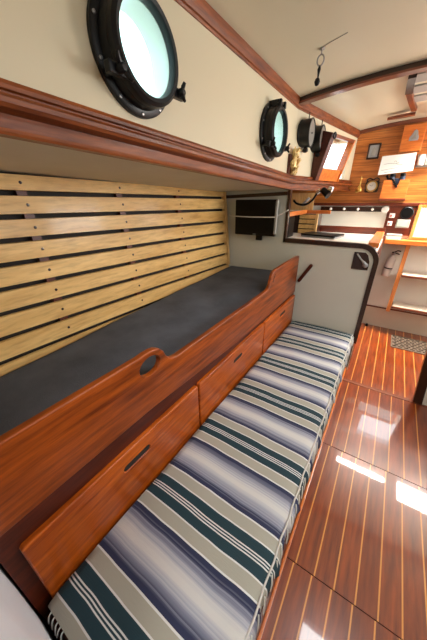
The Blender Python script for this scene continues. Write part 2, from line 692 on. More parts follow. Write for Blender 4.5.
bm = nb()
strip(bm, [(-.800, 1.56), (-.800, 1.30), (-.800, 1.132)], .022, YB - .012, YB + .03)
strip(bm, [(-.800, 1.128), (-.5, 1.128), (-.165, 1.128)] + [(x - .012 * 0, z - .012) for x, z in reversed(arc)][1:] + [(-.062, .8), (-.064, .30)],
      .036, YB - .012, YB + .03)
struct('trim_9', bm, 'dark')
bm = nb()
strip(bm, [(-.165, 1.150)] + [(-.165 + .118 * math.cos(a), 1.032 + .118 * math.sin(a)) for a in [PI / 2 * k / 10 for k in range(9, -1, -1)]] + [(-.047, .8), (-.047, .0)],
      .005, YB - .006, YB + .04)
struct('trim_10', bm, 'beige')
bm = nb()
pts = [Vector((-1.42, YB - .016, 1.520)), Vector((-.80, YB - .016, 1.553))]
box(bm, -1.44, -.80, YB - .03, YB, 1.513, 1.541)
bmesh.ops.rotate(bm, verts=bm.verts, cent=(-.8, YB, 1.54), matrix=Matrix.Rotation(math.radians(-2.0), 3, 'Y'))
struct('trim_11', bm, 'dark_x')

# aft wall: planks above, white below, companionway opening to starboard
bm = plate([(-1.5, 1.415), (.265, 1.415), (.265, 1.90), (.85, 1.90), (.85, 1.0), (1.54, 1.0), (1.54, 2.2), (-.55, 2.2), (-.55, 1.62), (-1.5, 1.62)], [],
           axes((0, YW + .03, 0), (1, 0, 0), (0, 0, 1)), .03)
struct('wall_aft', bm, 'planks')
bm = plate([(-1.5, .25), (1.54, .25), (1.54, 1.412), (.64, 1.412), (.64, 1.09), (.185, 1.09), (.185, 1.412), (-1.5, 1.412)], [], axes((0, YW + .03, 0), (1, 0, 0), (0, 0, 1)), .03)
struct('wall_aft_lower', bm, 'white')
struct('baseboard_aft', bx(-.05, 1.54, YW - .005, YW + .03, .0, .25), 'beige')
struct('trim_12', bx(-.05, 1.54, YW - .012, YW, .246, .262), 'red_x')
struct('trim_13', bx(-1.3, .30, YW - .03, YW, 1.402, 1.432, bev=.004), 'red_x')
bm = nb()
loft(bm, [(x, YW, ceil_z(x, YW), 0, -1) for x in [-.56 + .1 * k for k in range(21)]], [(0, -.03), (.018, -.03), (.022, -.012), (.022, .01), (0, .01)])
struct('trim_14', bm, 'trimwood_x')
bm = nb()
box(bm, .250, .275, YW - .02, YW + .05, 1.43, 1.93)
box(bm, .250, .89, YW - .02, YW + .05, 1.89, 1.93)
box(bm, .85, .89, YW - .02, YW + .05, 1.43, 1.93)
struct('trim_15', bm, 'orange_z')

# ------------------------------------------------------------------ the slatted hull lining
t = thing('slatted_lining', 'long wooden slatted lining along the hull behind the dark mattress', 'slatted panel', (hull_x(1.1, .85), 1.1, .85))
zl = [1.605, 1.527, 1.440, 1.352, 1.262, 1.169, 1.073, .974, .876, .790]
zr = [1.573, 1.497, 1.392, 1.285, 1.180, 1.078, .974, .870, .77, .68]
bm = nb()
for k in range(9):
    prev = None
    for j in range(17):
        u = j / 16
        y = -.045 + 2.375 * u
        w = (y - .4) / 1.93
        zt, zb = lerp(zl[k], zr[k], w) - .009, max(.815, lerp(zl[k + 1], zr[k + 1], w) + .009)
        zt = max(zt, zb + .004)
        sec = [bm.verts.new((hull_x(y, z) + q, y, z)) for q, z in ((0, zb), (.012, zb + .002), (.012, zt - .002), (0, zt))]
        if prev:
            for i in range(4):
                bm.faces.new([prev[i], prev[(i + 1) % 4], sec[(i + 1) % 4], sec[i]])
        else:
            bm.faces.new(sec)
        prev = sec
    bm.faces.new(prev)
obj('slats', bm, 'ash', t)
for y in (.54, 1.05, 1.60):
    bm = nb()
    vs = [bm.verts.new((hull_x(yy, z) + q, yy, z)) for yy in (y - .02, y + .02) for q, z in ((-.029, .87), (-.004, .87), (-.004, 1.59), (-.029, 1.59))]
    for k in range(4):
        bm.faces.new([vs[k], vs[(k + 1) % 4], vs[4 + (k + 1) % 4], vs[4 + k]])
    bm.faces.new(vs[:4])
    bm.faces.new(vs[4:])
    obj('batten', bm, 'red', t)
bm = nb()
vs = [bm.verts.new((hull_x(yy, z) + q, yy, z)) for yy in (2.30, 2.334) for q, z in ((-.012, .865), (.028, .865), (.028, 1.55), (-.012, 1.55))]
for k in range(4):
    bm.faces.new([vs[k], vs[(k + 1) % 4], vs[4 + (k + 1) % 4], vs[4 + k]])
bm.faces.new(vs[:4])
bm.faces.new(vs[4:])
obj('end_batten', bm, 'ash_z', t)
for y in (.54, 1.05, 1.60):
    w = (y - .4) / 1.93
    for k in range(8):
        z = lerp((zl[k] + zl[k + 1]) / 2, (zr[k] + zr[k + 1]) / 2, w)
        if z < .87:
            continue
        bm = nb()
        x = hull_x(y, z) + .0118
        lathe(bm, [(.0065, 0), (.006, .002), (0, .003)], (x, y, z), (1, 0, 0), 10)
        obj('screw', bm, 'dark', t)

# ------------------------------------------------------------------ the berth: cabinet with drawers, mattress
t = thing('berth_cabinet', 'long varnished mahogany berth front with three drawers under its cut-out board', 'cabinet', (-.66, 1.15, 0))
obj('carcass', bx(-1.22, -.652, -.045, 2.33, 0, .79), 'red', t)
obj('face_frame', bx(-.652, -.638, -.045, 2.333, .30, .80), 'red', t)
out = [(-.045, .752), (.5, .748), (1.2, .700), (2.31, .690), (2.31, 1.030), (2.27, 1.034), (2.06, 1.036), (1.75, 1.031), (1.705, 1.026), (1.685, 1.014),
       (1.668, .975), (1.652, .94), (1.635, .922), (1.605, .912), (1.3, .909), (.70, .908), (.655, .908), (.625, .914), (.606, .925),
       (.592, .945), (.583, .968), (.566, .986), (.545, .998), (.52, 1.004), (.49, 1.004), (.46, 1.001), (.42, 1.002), (.0, 1.008), (-.045, 1.008)]
holes = [circle(.508, .943, .050, 28, .038), slot(0, 0, .066, .016)]
holes[1] = [(1.722 + x * .52 - y * .86, .972 + x * .86 + y * .52) for x, y in holes[1]]
bm = plate(out, holes, axes((-.645, 0, 0), (0, 1, 0), (0, 0, 1)), .022, .007)
fb = obj('front_board', bm, 'mahog', t, smooth=40)
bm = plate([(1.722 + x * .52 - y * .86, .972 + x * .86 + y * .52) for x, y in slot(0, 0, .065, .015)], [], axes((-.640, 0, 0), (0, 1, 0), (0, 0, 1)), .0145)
obj('hand_slot_shade', bm, 'hull', fb)  # dark plug puts the shade of the hand slot into colour
for (a, b), (s0, s1) in zip(((-.005, .779), (.790, 1.600), (1.611, 2.325)), ((.315, .445), (1.14, 1.255), (1.94, 2.07))):
    bm = plate(rrect(a, b, .345, .661, .012), [slot((s0 + s1) / 2, .587, s1 - s0, .028)], axes((-.642, 0, 0), (0, 1, 0), (0, 0, 1)), .024, .007)
    d = obj('drawer', bm, 'drawer', t, smooth=40)
    d['label'] = {-.005: 'nearest drawer front', .790: 'middle drawer front', 1.611: 'drawer front beside the white bulkhead'}[a]
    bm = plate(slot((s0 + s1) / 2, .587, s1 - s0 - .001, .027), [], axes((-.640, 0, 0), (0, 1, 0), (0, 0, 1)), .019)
    obj('finger_slot_shade', bm, 'hull', d)  # dark plug filling the slot, coloured as the shadow inside it

bm = nb()
n = 40
sec = []
for j in range(n + 1):
    y = -.042 + 2.372 * j / n
    xo = hull_x(y, .85) + .014
    row = []
    for k in range(25):
        u = k / 24
        x = lerp(xo, -.668, u)
        e = min(u, 1 - u) * 24
        z = .856 - .01 * max(0, 1 - e / 1.2) ** 2 * 2 + .012 * (u - .5) + .004 * math.sin(7 * y + 9 * x) * math.sin(3 * y)
        row.append(bm.verts.new((x, y, z)))
    row += [bm.verts.new((-.664, y, .81)), bm.verts.new((xo, y, .81))]
    sec.append(row)
for a, b in zip(sec, sec[1:]):
    for k in range(len(a)):
        bm.faces.new([a[k], a[(k + 1) % len(a)], b[(k + 1) % len(a)], b[k]])
bm.faces.new(sec[0])
bm.faces.new(sec[-1])
o = obj('berth_mattress', bm, 'charcoal', None, smooth=50)
tag(o, 'dark charcoal mattress lying on the berth behind the mahogany front board', 'mattress')

# ------------------------------------------------------------------ the bench with its striped blanket
t = thing('bench', 'low wooden bench base along the floor under the striped cushion', 'bench', (-.33, 1.15, 0))
obj('box', bx(-.616, -.062, -.03, 2.352, 0, .296), 'red', t)
obj('edge_strip', bx(-.062, -.050, -.03, 2.352, 0, .030, bev=.003), 'orange_y', t)
t = thing('bench_cushion', 'long bench cushion covered with a blue, white and grey striped blanket', 'cushion', (-.33, 1.15, .30))
bm = nb()
sec = []
ny = 110
for j in range(ny + 1):
    y = -.022 + 2.368 * j / ny
    e = min(1, min(j, ny - j) / 1.5)
    wv = .0022 * math.sin(y * 31) + .0018 * math.sin(y * 83 + 1) + .0014 * math.sin(y * 140)
    row = []
    for x, z in ((-.612, .302), (-.613, .375), (-.608, .392), (-.58, .399), (-.5, .402), (-.4, .404), (-.3, .404), (-.2, .403), (-.13, .4015), (-.095, .398),
                 (-.072, .390), (-.062, .378), (-.058, .355), (-.056, .325)):
        k = (x + .613) / .557
        row.append(bm.verts.new((x + (wv if x > -.15 else 0) * (1 + 2 * (z < .36)), y, z - .012 * (1 - e) * (z > .36) + .0015 * math.sin(9 * y + 20 * x) + (.012 * math.sin(y * 47) + .008 * math.sin(y * 111) if z < .33 else 0))))
    row.append(bm.verts.new((-.064, y, .302)))
    sec.append(row)
for a, b in zip(sec, sec[1:]):
    for k in range(len(a)):
        bm.faces.new([a[k], a[(k + 1) % len(a)], b[(k + 1) % len(a)], b[k]])
bm.faces.new(sec[0])
bm.faces.new(sec[-1])
obj('blanket', bm, 'blanket', t, smooth=60)
bm = nb()
pts = [(-.071 + .002 * math.sin(k * 1.7), -.02 + 2.36 * k / 60, .3925 + .001 * math.sin(k * 2.3)) for k in range(61)]
tube(bm, pts, .0035, 6)
obj('selvedge', bm, 'fringe', t, smooth=True)
bm = nb()
for k in range(46):
    y = .0 + .051 * k + random.uniform(-.015, .015)
    a = Vector((-.062, y, .386))
    tube(bm, spline([a, a + Vector((.006, -.012, -.02)), a + Vector((.006 + random.uniform(-.001, .003), -.02, -.048 - random.uniform(0, .015)))], 4), .0028, 5)
for k in range(9):
    x = -.59 + .020 * k + random.uniform(-.008, .008)
    a = Vector((x, -.02, .386))
    tube(bm, spline([a, a + Vector((0, -.010, -.006)), a + Vector((random.uniform(-.006, .006), -.019, -.035))], 4), .0024, 5)
f = obj('fringe', bm, 'fringe', t, smooth=True)
f['kind'] = 'stuff'

# white cloth hanging by the near end
bm = nb()
rows = []
for i in range(41):
    x = -1.16 + .92 * i / 40
    yy = -.052 + .002 * math.sin(x * 30) + .001 * math.sin(x * 71 + 1)
    rows.append([(x, yy + .002 * math.sin(z * 9 + x * 5), z) for z in (.03, .2, .38, .56, .74, .92, 1.06)])
fr = [[bm.verts.new(p) for p in r_] for r_ in rows]
for a, b in zip(fr, fr[1:]):
    for k in range(6):
        bm.faces.new([a[k], a[k + 1], b[k + 1], b[k]])
r = bmesh.ops.extrude_face_region(bm, geom=bm.faces[:])
bmesh.ops.translate(bm, verts=[g for g in r['geom'] if isinstance(g, bmesh.types.BMVert)], vec=(0, -.012, 0))
o = obj('hanging_cloth', bm, 'cloth', None, smooth=60)
tag(o, 'white cloth hanging at the near end of the berth, bottom left corner', 'cloth')

# ------------------------------------------------------------------ television on the bulkhead
t = thing('television', 'small black flat television mounted on the white bulkhead above the mattress', 'television', (-1.09, 2.30, 1.17))
obj('housing', bx(-1.271, -0.864, 2.285, 2.325, 1.178, 1.482, bev=.006), 'black', t)
obj('screen', bx(-1.259, -0.878, 2.2825, 2.2865, 1.205, 1.472), 'screen', t)
obj('side_vent', bx(-0.876, -0.860, 2.280, 2.318, 1.20, 1.475, bev=.002), 'greyp', t)
obj('wall_mount', bx(-1.07, -.97, 2.32, 2.358, 1.26, 1.40), 'black', t)
obj('stand_neck', bx(-1.051, -0.991, 2.293, 2.315, 1.135, 1.182, bev=.004), 'black', t)
obj('maker_mark', bx(-1.078, -1.048, 2.2812, 2.2856, 1.186, 1.193), 'greyp', t)
bm = nb()
tube(bm, spline([(-1.37, 2.348, 1.345), (-1.30, 2.277, 1.342), (-1.1, 2.274, 1.338), (-.89, 2.274, 1.342), (-.875, 2.31, 1.345), (-.84, 2.325, 1.362), (-.80, 2.325, 1.385), (-.775, 2.33, 1.40)], 8), .0045, 6)
o = obj('lashing_line', bm, 'whitep', None, smooth=True)
tag(o, 'thin white cord stretched across the black television', 'cord')

# grab rail on the white panel
bm = plate(slot(0, 0, .20, .030), [], axes((-.565, YB - .001, .872), (.50, 0, .87), (-.87, 0, .50)), .022, .005)
bmesh.ops.recalc_face_normals(bm, faces=bm.faces)
ys_ = [v.co.y for v in bm.verts]
bmesh.ops.translate(bm, verts=bm.verts, vec=(0, YB + .001 - max(ys_), 0))
o = obj('wooden_grip', bm, 'red', None, smooth=40)
tag(o, 'short slanting dark wooden grip on the white panel beside the berth front', 'handle')

# ------------------------------------------------------------------ portholes
def porthole(y, z, label, R=.154):
    x = XS
    t = thing('porthole', label, 'porthole', (x, y, z), 'black portholes in the cabin side')
    bm = nb()
    lathe(bm, [(.112, -.03), (R, -.002), (R, .012), (R - .006, .016), (.134, .018), (.131, .050), (.112, .052)], (x, y, z), (1, 0, 0), 56, close=True)
    obj('flange', bm, 'iron', t, smooth=35)
    bm = nb()
    lathe(bm, [(.110, .046), (.131, .048), (.134, .056), (.132, .072), (.122, .080), (.111, .078), (.108, .068)], (x, y, z), (1, 0, 0), 56, close=True)
    obj('hinged_ring', bm, 'iron', t, smooth=35)
    bm = nb()
    lathe(bm, [(.108, -.026), (.1115, -.026), (.1115, .050), (.108, .050)], (x, y, z), (1, 0, 0), 56, close=True)
    obj('liner', bm, 'whitep', t, smooth=35)
    bm = nb()
    lathe(bm, [(0, .058), (.1095, .058), (.1095, .065), (0, .065)], (x, y, z), (1, 0, 0), 56)
    obj('pane', bm, 'glass', t)
    for k in range(10):
        a = 2 * PI * (k + .5) / 10
        bm = nb()
        lathe(bm, [(.0055, .0), (.005, .003), (0, .004)], (x + .0158, y + .1435 * math.cos(a), z + .1435 * math.sin(a)), (1, 0, 0), 10)
        obj('bolt', bm, 'steel', t)
    for a in (-.5, PI + .55):
        cy, cz = y + .146 * math.cos(a), z + .146 * math.sin(a)
        bm = nb()
        cyl(bm, (x + .008, cy, cz), (x + .092, cy, cz), .0065, seg=10)
        lathe(bm, [(.013, 0), (.013, .018), (.008, .024), (0, .025)], (x + .072, cy, cz), (1, 0, 0), 12)
        for s in (-1, 1):
            tube(bm, [(x + .084, cy, cz), (x + .090, cy + s * .016 * math.sin(a + .6), cz + s * .016), (x + .098, cy + s * .024 * math.sin(a + .6), cz + s * .026)], [.006, .007, .005], 8)
        obj('wing_nut', bm, 'iron', t, smooth=40)
        bm = nb()
        box(bm, x + .050, x + .074, cy - .03 * abs(math.cos(a)) - .008, cy + .03 * abs(math.cos(a)) + .008, cz - .014, cz + .014, bev=.004)
        obj('lug', bm, 'iron', t)
    bm = nb()
    for dy in (-.035, .035):
        box(bm, x + .002, x + .082, y + dy - .011, y + dy + .011, z + .122, z + .158, bev=.005)
    cyl(bm, (x + .066, y - .055, z + .146), (x + .066, y + .055, z + .146), .008, seg=12)
    obj('hinge', bm, 'iron', t, smooth=40)


porthole(*PORTS[0], 'large black porthole nearest the camera in the cream cabin side')
porthole(*PORTS[1], 'second black porthole, just left of the gold carving')

# pair of drum cased instruments past the second porthole
AX = Vector((.995, .02, 0)).normalized()
for i, (fc, dep, lab) in enumerate((((-.705, 2.489, 1.957), .088, 'round black drum case with grey face, next to second porthole'),
                                 ((-.668, 2.690, 1.943), .072, 'round black drum case with grey face, next to slanting window'))):
    p = Vector(fc) - AX * dep
    e = dep - .106
    t = thing('drum_instrument', lab, 'instrument', p, 'black drum instruments on the cabin side')
    bm = nb()
    lathe(bm, [(0, -.002), (.100, -.002), (.100, .008), (.095, .014), (.095, .094 + e), (.099, .100 + e), (.099, .106 + e), (.091, .108 + e), (.087, .100 + e), (0, .100 + e)], p, AX, 48)
    obj('case', bm, 'iron', t, smooth=35)
    bm = nb()
    lathe(bm, [(0, .099 + e), (.087, .099 + e), (.087, .103 + e), (0, .103 + e)], p, AX, 40)
    d = obj('dial', bm, 'dial2', t)
    bm = nb()
    lathe(bm, [(.006, .102 + e), (.006, .108 + e), (0, .109 + e)], p, AX, 12)
    obj('centre_stud', bm, 'black', d)
    bm = nb()
    q = p + AX * .05 + Vector((0, 0, -.096))
    lathe(bm, [(.012, .02), (.016, 0), (.022, -.012), (.022, -.026), (.012, -.034), (0, -.035)], q, (0, 0, 1), 16)
    obj('knob', bm, 'iron', t, smooth=40)
    bm = nb()
    q = p + AX * .05 + Vector((0, 0, .09))
    tube(bm, [q, q + Vector((0, 0, .045))], .004, 8)
    obj('hanger', bm, 'dark', t)

# gold carving on its plaque
py0, py1 = 2.335, 2.405
t = thing('gold_carving', 'gold carved ornament on a narrow wooden plaque below the drum instruments', 'ornament', (XS, 2.32, 1.655))
obj('plaque', bx(XS - .001, XS + .018, 2.255, 2.365, 1.655, 1.80, bev=.003), 'red', t)
bm = nb()
rnd = random.Random(8)
for k in range(60):
    a = rnd.uniform(0, 2 * PI)
    h = rnd.uniform(0, 1)
    rr = .030 + .036 * math.sin(PI * min(1, h * 1.1))
    c = Vector((XS + .024 + .016 * math.cos(a) + .012, 2.330 + rr * math.sin(a), 1.668 + .165 * h))
    tip = c + Vector((rnd.uniform(0, .02), rnd.uniform(-.025, .025), rnd.uniform(.004, .024)))
    tube(bm, spline([c - Vector((.012, 0, .012)), c, tip], 4), [.004, .006, .008, .009, .009, .008, .006, .004, .002], 7)
lathe(bm, [(0, 0), (.022, 0), (.026, .02), (.016, .04), (.024, .07), (.022, .13), (0, .16)], (XS + .026, 2.325, 1.662), (0, 0, 1), 14)
obj('carving', bm, 'gold', t, smooth=50)

# window tilted into the cabin at its top
h0 = Vector((XS, 2.37, 1.645)) + TW * .33
up = (Vector((0, 0, 1)) * .963 + NW * .27).normalized()
nrm = TW.cross(up)
if nrm.dot(NW) < 0:
    nrm = -nrm
WM = Matrix((TW, up, nrm)).transposed().to_4x4()
WM.translation = h0
t = thing('tilting_window', 'bright deep framed wooden window tilted in from the cabin side near the aft wall', 'window', h0)
L, Hh, Dp = .50, .355, .05
for nm, q, mt in (('outer_cheek', (0, .065, 0, Hh), 'red'), ('inner_cheek', (L - .022, L, 0, Hh), 'orange'), ('bottom_rail', (.065, L - .022, 0, .10), 'orange'), ('top_rail', (.065, L - .022, Hh - .025, Hh), 'trimwood')):  # outer cheek coloured for shade, inner cheek and bottom rail for window light
    bm = bx(q[0], q[1], q[2], q[3], -.11 if nm == 'outer_cheek' else -.012, Dp if nm != 'bottom_rail' else Dp - .012, bev=.003)
    bmesh.ops.transform(bm, matrix=WM, verts=bm.verts)
    obj(nm, bm, mt, t)
bm = bx(.064, L - .021, .099, Hh - .024, -.004, .002)
bmesh.ops.transform(bm, matrix=WM, verts=bm.verts)
obj('pane', bm, 'glass2', t)
bm = nb()
q = WM @ Vector((.03, Hh - .015, Dp + .012))
ringp = [q + TW * .02 * math.cos(a) + Vector((0, 0, .02 * math.sin(a))) for a in [2 * PI * k / 24 for k in range(25)]]
tube(bm, ringp, .006, 8)
obj('latch_ring', bm, 'iron', t, smooth=True)

# ------------------------------------------------------------------ galley behind the bulkhead
t = thing('galley_counter', 'white topped galley counter with orange wooden fiddle behind the white panel', 'counter', (-.5, 2.8, 0))
obj('worktop', bx(-1.18, -.066, 2.376, 3.24, 1.10, 1.136), 'white', t)
obj('side_panel', bx(-.078, -.052, 2.376, 3.558, 0, 1.10), 'panel', t)
obj('side_fiddle', bx(-.125, -.052, 2.40, 3.24, 1.130, 1.170, bev=.006), 'orange_y', t)
obj('back_fiddle', bx(-1.0, -.05, 3.24, 3.265, 1.10, 1.205, bev=.004), 'red_x', t)
obj('back_shelf', bx(-1.1, -.090, 3.265, 3.558, 1.10, 1.165), 'white', t)
bm = bx(-.052, -.040, 2.40, 3.54, .0, 1.10)
obj('side_edge', bm, 'red', t)

t = thing('latch_plate', 'dark wooden plate with a pale curved latch at the corner of the white panel', 'latch', (-.17, YB, .97))
bm = plate([(-.205, .962), (-.085, .962), (-.085, 1.03), (-.105, 1.08), (-.125, 1.098), (-.205, 1.098)], [], axes((0, YB, 0), (1, 0, 0), (0, 0, 1)), .008, .001)
obj('plate', bm, 'dark', t)
bm = nb()
tube(bm, spline([(-.180, YB - .012, 1.085), (-.170, YB - .024, 1.075), (-.143, YB - .026, 1.045), (-.118, YB - .026, 1.022), (-.106, YB - .02, 1.0)], 6),
     [.006] * 14 + [.007, .009, .011, .012, .013, .013, .012, .011, .010, .009, .008][:11], 8)
lathe(bm, [(0, 0), (.018, 0), (.020, .010), (.014, .018), (0, .020)], (-.108, YB - .006, 1.003), (0, -1, 0), 16)
obj('latch', bm, 'silver', t, smooth=50)

t = thing('laptop', 'closed black laptop lying on the white galley counter', 'laptop', (-.56, 2.80, 1.136))
R8 = Matrix.Rotation(math.radians(-12), 3, 'Z')
obj('base', bx(-.74, -.40, 2.70, 2.93, 1.138, 1.152, bev=.004, rot=R8, org=(-.56, 2.80, 1.15)), 'steel', t)
obj('lid', bx(-.742, -.398, 2.698, 2.932, 1.153, 1.166, bev=.004, rot=R8, org=(-.56, 2.80, 1.15)), 'black', t)

t = thing('slatted_locker', 'small pale wood locker with slatted front left of the laptop', 'locker', (-.80, 3.02, 1.136))
obj('body', bx(-1.05, -.68, 2.99, 3.2, 1.138, 1.335), 'dark', t)
bm = nb()
for k in range(4):
    box(bm, -.86, -.69, 2.972, 2.992, 1.142 + .049 * k, 1.182 + .049 * k, bev=.002)
obj('slats', bm, 'ash', t)
obj('corner_post', bx(-.692, -.668, 2.968, 2.995, 1.138, 1.34), 'ash_z', t)
t = thing('galley_shelf', 'pale wooden shelf above the counter, seen through the bulkhead opening', 'shelf', (-.9, 2.8, 1.34))
obj('board', bx(-1.2, -.80, 2.376, 3.0, 1.345, 1.362, bev=.003), 'orange_y', t)
obj('lip', bx(-.812, -.795, 2.376, 3.02, 1.338, 1.378, bev=.003), 'orange_y', t)
obj('end_lip', bx(-.80, -.56, 3.0, 3.02, 1.338, 1.372, bev=.003), 'orange', t)
obj('back_panel', bx(-1.2, -.75, 3.03, 3.045, 1.37, 1.535), 'ash_z', t)
o = obj('niche_shade', bx(-.96, -.83, 2.56, 2.72, 1.138, 1.325, bev=.006), 'black', None)  # black block stands in for the shade of the niche
tag(o, 'black box standing in for the dark niche under the pale shelf', 'box')

# gooseneck lamp under the rail
t = thing('gooseneck_lamp', 'black gooseneck lamp hanging under the rail at the bulkhead corner', 'lamp', (-.60, 2.5, 1.56))
bm = nb()
tube(bm, spline([(-.80, 2.52, 1.47), (-.76, 2.5, 1.445), (-.69, 2.5, 1.437), (-.63, 2.5, 1.475), (-.60, 2.5, 1.53), (-.585, 2.5, 1.55)], 8), .009, 8)
obj('gooseneck', bm, 'black', t, smooth=True)
bm = nb()
lathe(bm, [(0, -.035), (.02, -.034), (.026, -.02), (.026, .02), (.032, .045), (.026, .047), (0, .04)], (-.535, 2.49, 1.535), (.75, -.3, -.55), 20)
obj('head', bm, 'black', t, smooth=40)
bm = nb()
lathe(bm, [(0, 0), (.02, 0), (.02, .03), (0, .032)], (-.60, 2.495, 1.532), (.8, -.2, .5), 16)
obj('chrome_joint', bm, 'chrome', t, smooth=40)
bm = nb()
lathe(bm, [(0, 0), (.02, 0), (.021, .03), (0, .034)], (-.505, 2.48, 1.556), (.9, -.2, -.2), 16)
obj('chrome_joint', bm, 'chrome', t, smooth=40)
bm = nb()
tube(bm, [(-.72, 2.51, 1.43), (-.66, 2.505, 1.49)], .012, 8)
obj('grip', bm, 'silver', t, smooth=True)

# knob rail
t = thing('knob_rail', 'dark wooden rail with four pale knobs on the white galley wall', 'rail', (-.4, YW, 1.37))
obj('rail', bx(-.78, -.11, YW - .02, YW + .002, 1.342, 1.392, bev=.003), 'dark_x', t)
for x in (-.66, -.515, -.37, -.228):
    bm = nb()
    lathe(bm, [(.006, 0), (.006, .014), (.013, .020), (.015, .028), (.010, .036), (0, .038)], (x, YW - .019, 1.368), (0, -1, 0), 14)
    obj('knob', bm, 'whitep', t, smooth=50)

# things fixed to the plank wall
def flatbox(x0, x1, y0, y1, z0, z1, bev=.003):
    return bx(x0, x1, YW - y1, YW - y0, z0, z1, bev=bev)


t = thing('relief_plaque', 'small dark grey relief plaque in a brown frame on the plank wall', 'plaque', (-.345, YW, 1.92))
bm = plate(rrect(-.402, -.288, 1.850, 1.990, .006), [rrect(-.386, -.304, 1.866, 1.974, .004)], axes((0, YW + .001, 0), (1, 0, 0), (0, 0, 1)), .020, .002)
obj('frame', bm, 'dark', t)
obj('picture', flatbox(-.388, -.302, -.001, .012, 1.864, 1.976, .001), 'silver', t)
bm = nb()
lathe(bm, [(0, 0), (.020, .0), (.024, .022), (.014, .05), (.016, .062), (0, .082)], (-.345, YW - .011, 1.878), (0, 0, 1), 14)
bmesh.ops.scale(bm, verts=bm.verts, vec=(1, .3, 1), space=Matrix.Translation((0, -YW + .011, 0)))
obj('figure', bm, 'greyp', t, smooth=50)

t = thing('emblem_cabinet', 'orange varnished cabinet door with a silver emblem, upper right', 'cabinet', (-.03, YW, 1.88))
obj('body', flatbox(-.125, .055, -.001, .055, 1.885, 2.105), 'orange_z', t)
obj('door', flatbox(-.120, .050, .055, .068, 1.890, 2.100), 'orange', t)
bm = plate([(-.062, 1.972), (.010, 1.972), (.012, 2.00), (.002, 2.018), (-.006, 2.048), (-.022, 2.060), (-.038, 2.050), (-.048, 2.02), (-.062, 2.002)], [],
           axes((0, YW - .066, 0), (1, 0, 0), (0, 0, 1)), .008, .002)
e = obj('emblem', bm, 'silver', t)
e['label'] = 'silver bell-shaped emblem'
bm = plate([(-.048, 1.984), (-.002, 1.984), (-.012, 2.0), (-.022, 2.036), (-.034, 2.004)], [], axes((0, YW - .073, 0), (1, 0, 0), (0, 0, 1)), .004, .001)
obj('emblem_figure', bm, 'greyp', e)

t = thing('chart_sheet', 'white sheet with faint drawn lines on a board, right of plaque', 'sheet', (-.1, YW, 1.78))
bm = plate([(-.252, 1.695), (.040, 1.720), (.032, 1.872), (-.250, 1.862)], [], axes((0, YW - .072, 0), (1, 0, 0), (0, 0, 1)), .006)
obj('sheet', bm, 'paper', t)
obj('backing', flatbox(-.2, .0, -.001, .072, 1.74, 1.84), 'orange', t)
for pts in ([(-.23, 1.735), (-.17, 1.745), (-.10, 1.755), (-.05, 1.79), (.01, 1.805)], [(-.22, 1.79), (-.16, 1.795), (-.12, 1.79), (-.09, 1.80)],
            [(-.12, 1.79), (-.05, 1.775), (.02, 1.78)], [(-.2, 1.715), (-.1, 1.73), (-.03, 1.755), (.02, 1.765)], [(-.135, 1.80), (-.125, 1.815), (-.11, 1.80)]):
    bm = nb()
    tube(bm, spline([(x, YW - .0785, z) for x, z in pts], 5), .0018, 5)
    obj('drawn_line', bm, 'ink', t)

t = thing('wall_rack', 'orange varnished rack box on the plank wall under the white sheet', 'rack', (-.07, YW, 1.55))
bm = plate([(-.185, 1.475), (.040, 1.475), (.040, 1.645), (-.045, 1.645), (-.05, 1.60), (-.07, 1.585), (-.09, 1.60), (-.095, 1.645), (-.185, 1.645)], [],
           axes((0, YW - .085, 0), (1, 0, 0), (0, 0, 1)), .012, .002)
obj('front', bm, 'orange', t)
obj('bottom', flatbox(-.19, .045, -.001, .104, 1.455, 1.475, .003), 'red_x', t)
for x in (-.185, .030):
    obj('side', flatbox(x, x + .010, -.001, .085, 1.475, 1.64, .001), 'orange_z', t)
t = thing('binoculars', 'dark blue and black instrument resting in the orange wall rack', 'instrument', (-.07, YW - .04, 1.58))
bm = nb()
for x in (-.118, -.03):
    lathe(bm, [(0, -.08), (.03, -.08), (.032, .0), (.026, .03), (.024, .075), (.018, .08), (0, .08)], (x, YW - .045, 1.60), (0, -.1, 1), 18)
box(bm, -.11, -.04, YW - .062, YW - .03, 1.61, 1.66, bev=.006)
obj('barrels', bm, 'navyp', t, smooth=40)
bm = nb()
for x in (-.118, -.03):
    lathe(bm, [(.019, 0), (.025, .004), (.025, .028), (.017, .03), (0, .028)], (x, YW - .053, 1.676), (0, -.1, 1), 18)
tube(bm, spline([(-.17, YW - .05, 1.69), (-.15, YW - .06, 1.66), (-.12, YW - .085, 1.655), (-.07, YW - .10, 1.60), (-.06, YW - .1, 1.575)], 5), .010, 6)
obj('strap', bm, 'black', t, smooth=40)

t = thing('brass_lamp', 'small slender brass lamp on the plank wall left of the round clock', 'lamp', (-.405, YW - .04, 1.55))
bm = nb()
lathe(bm, [(0, 0), (.028, 0), (.032, .012), (.03, .03), (.012, .048), (.006, .07), (.005, .12), (.009, .13), (.004, .145), (0, .155)], (-.402, YW - .045, 1.545), (0, 0, 1), 20)
obj('body', bm, 'brass', t, smooth=50)
bm = nb()
tube(bm, spline([(-.402, YW + .0, 1.60), (-.42, YW - .02, 1.59), (-.435, YW - .04, 1.555), (-.425, YW - .045, 1.54), (-.402, YW - .045, 1.548)], 5), .006, 6)
obj('bracket', bm, 'brass', t, smooth=True)

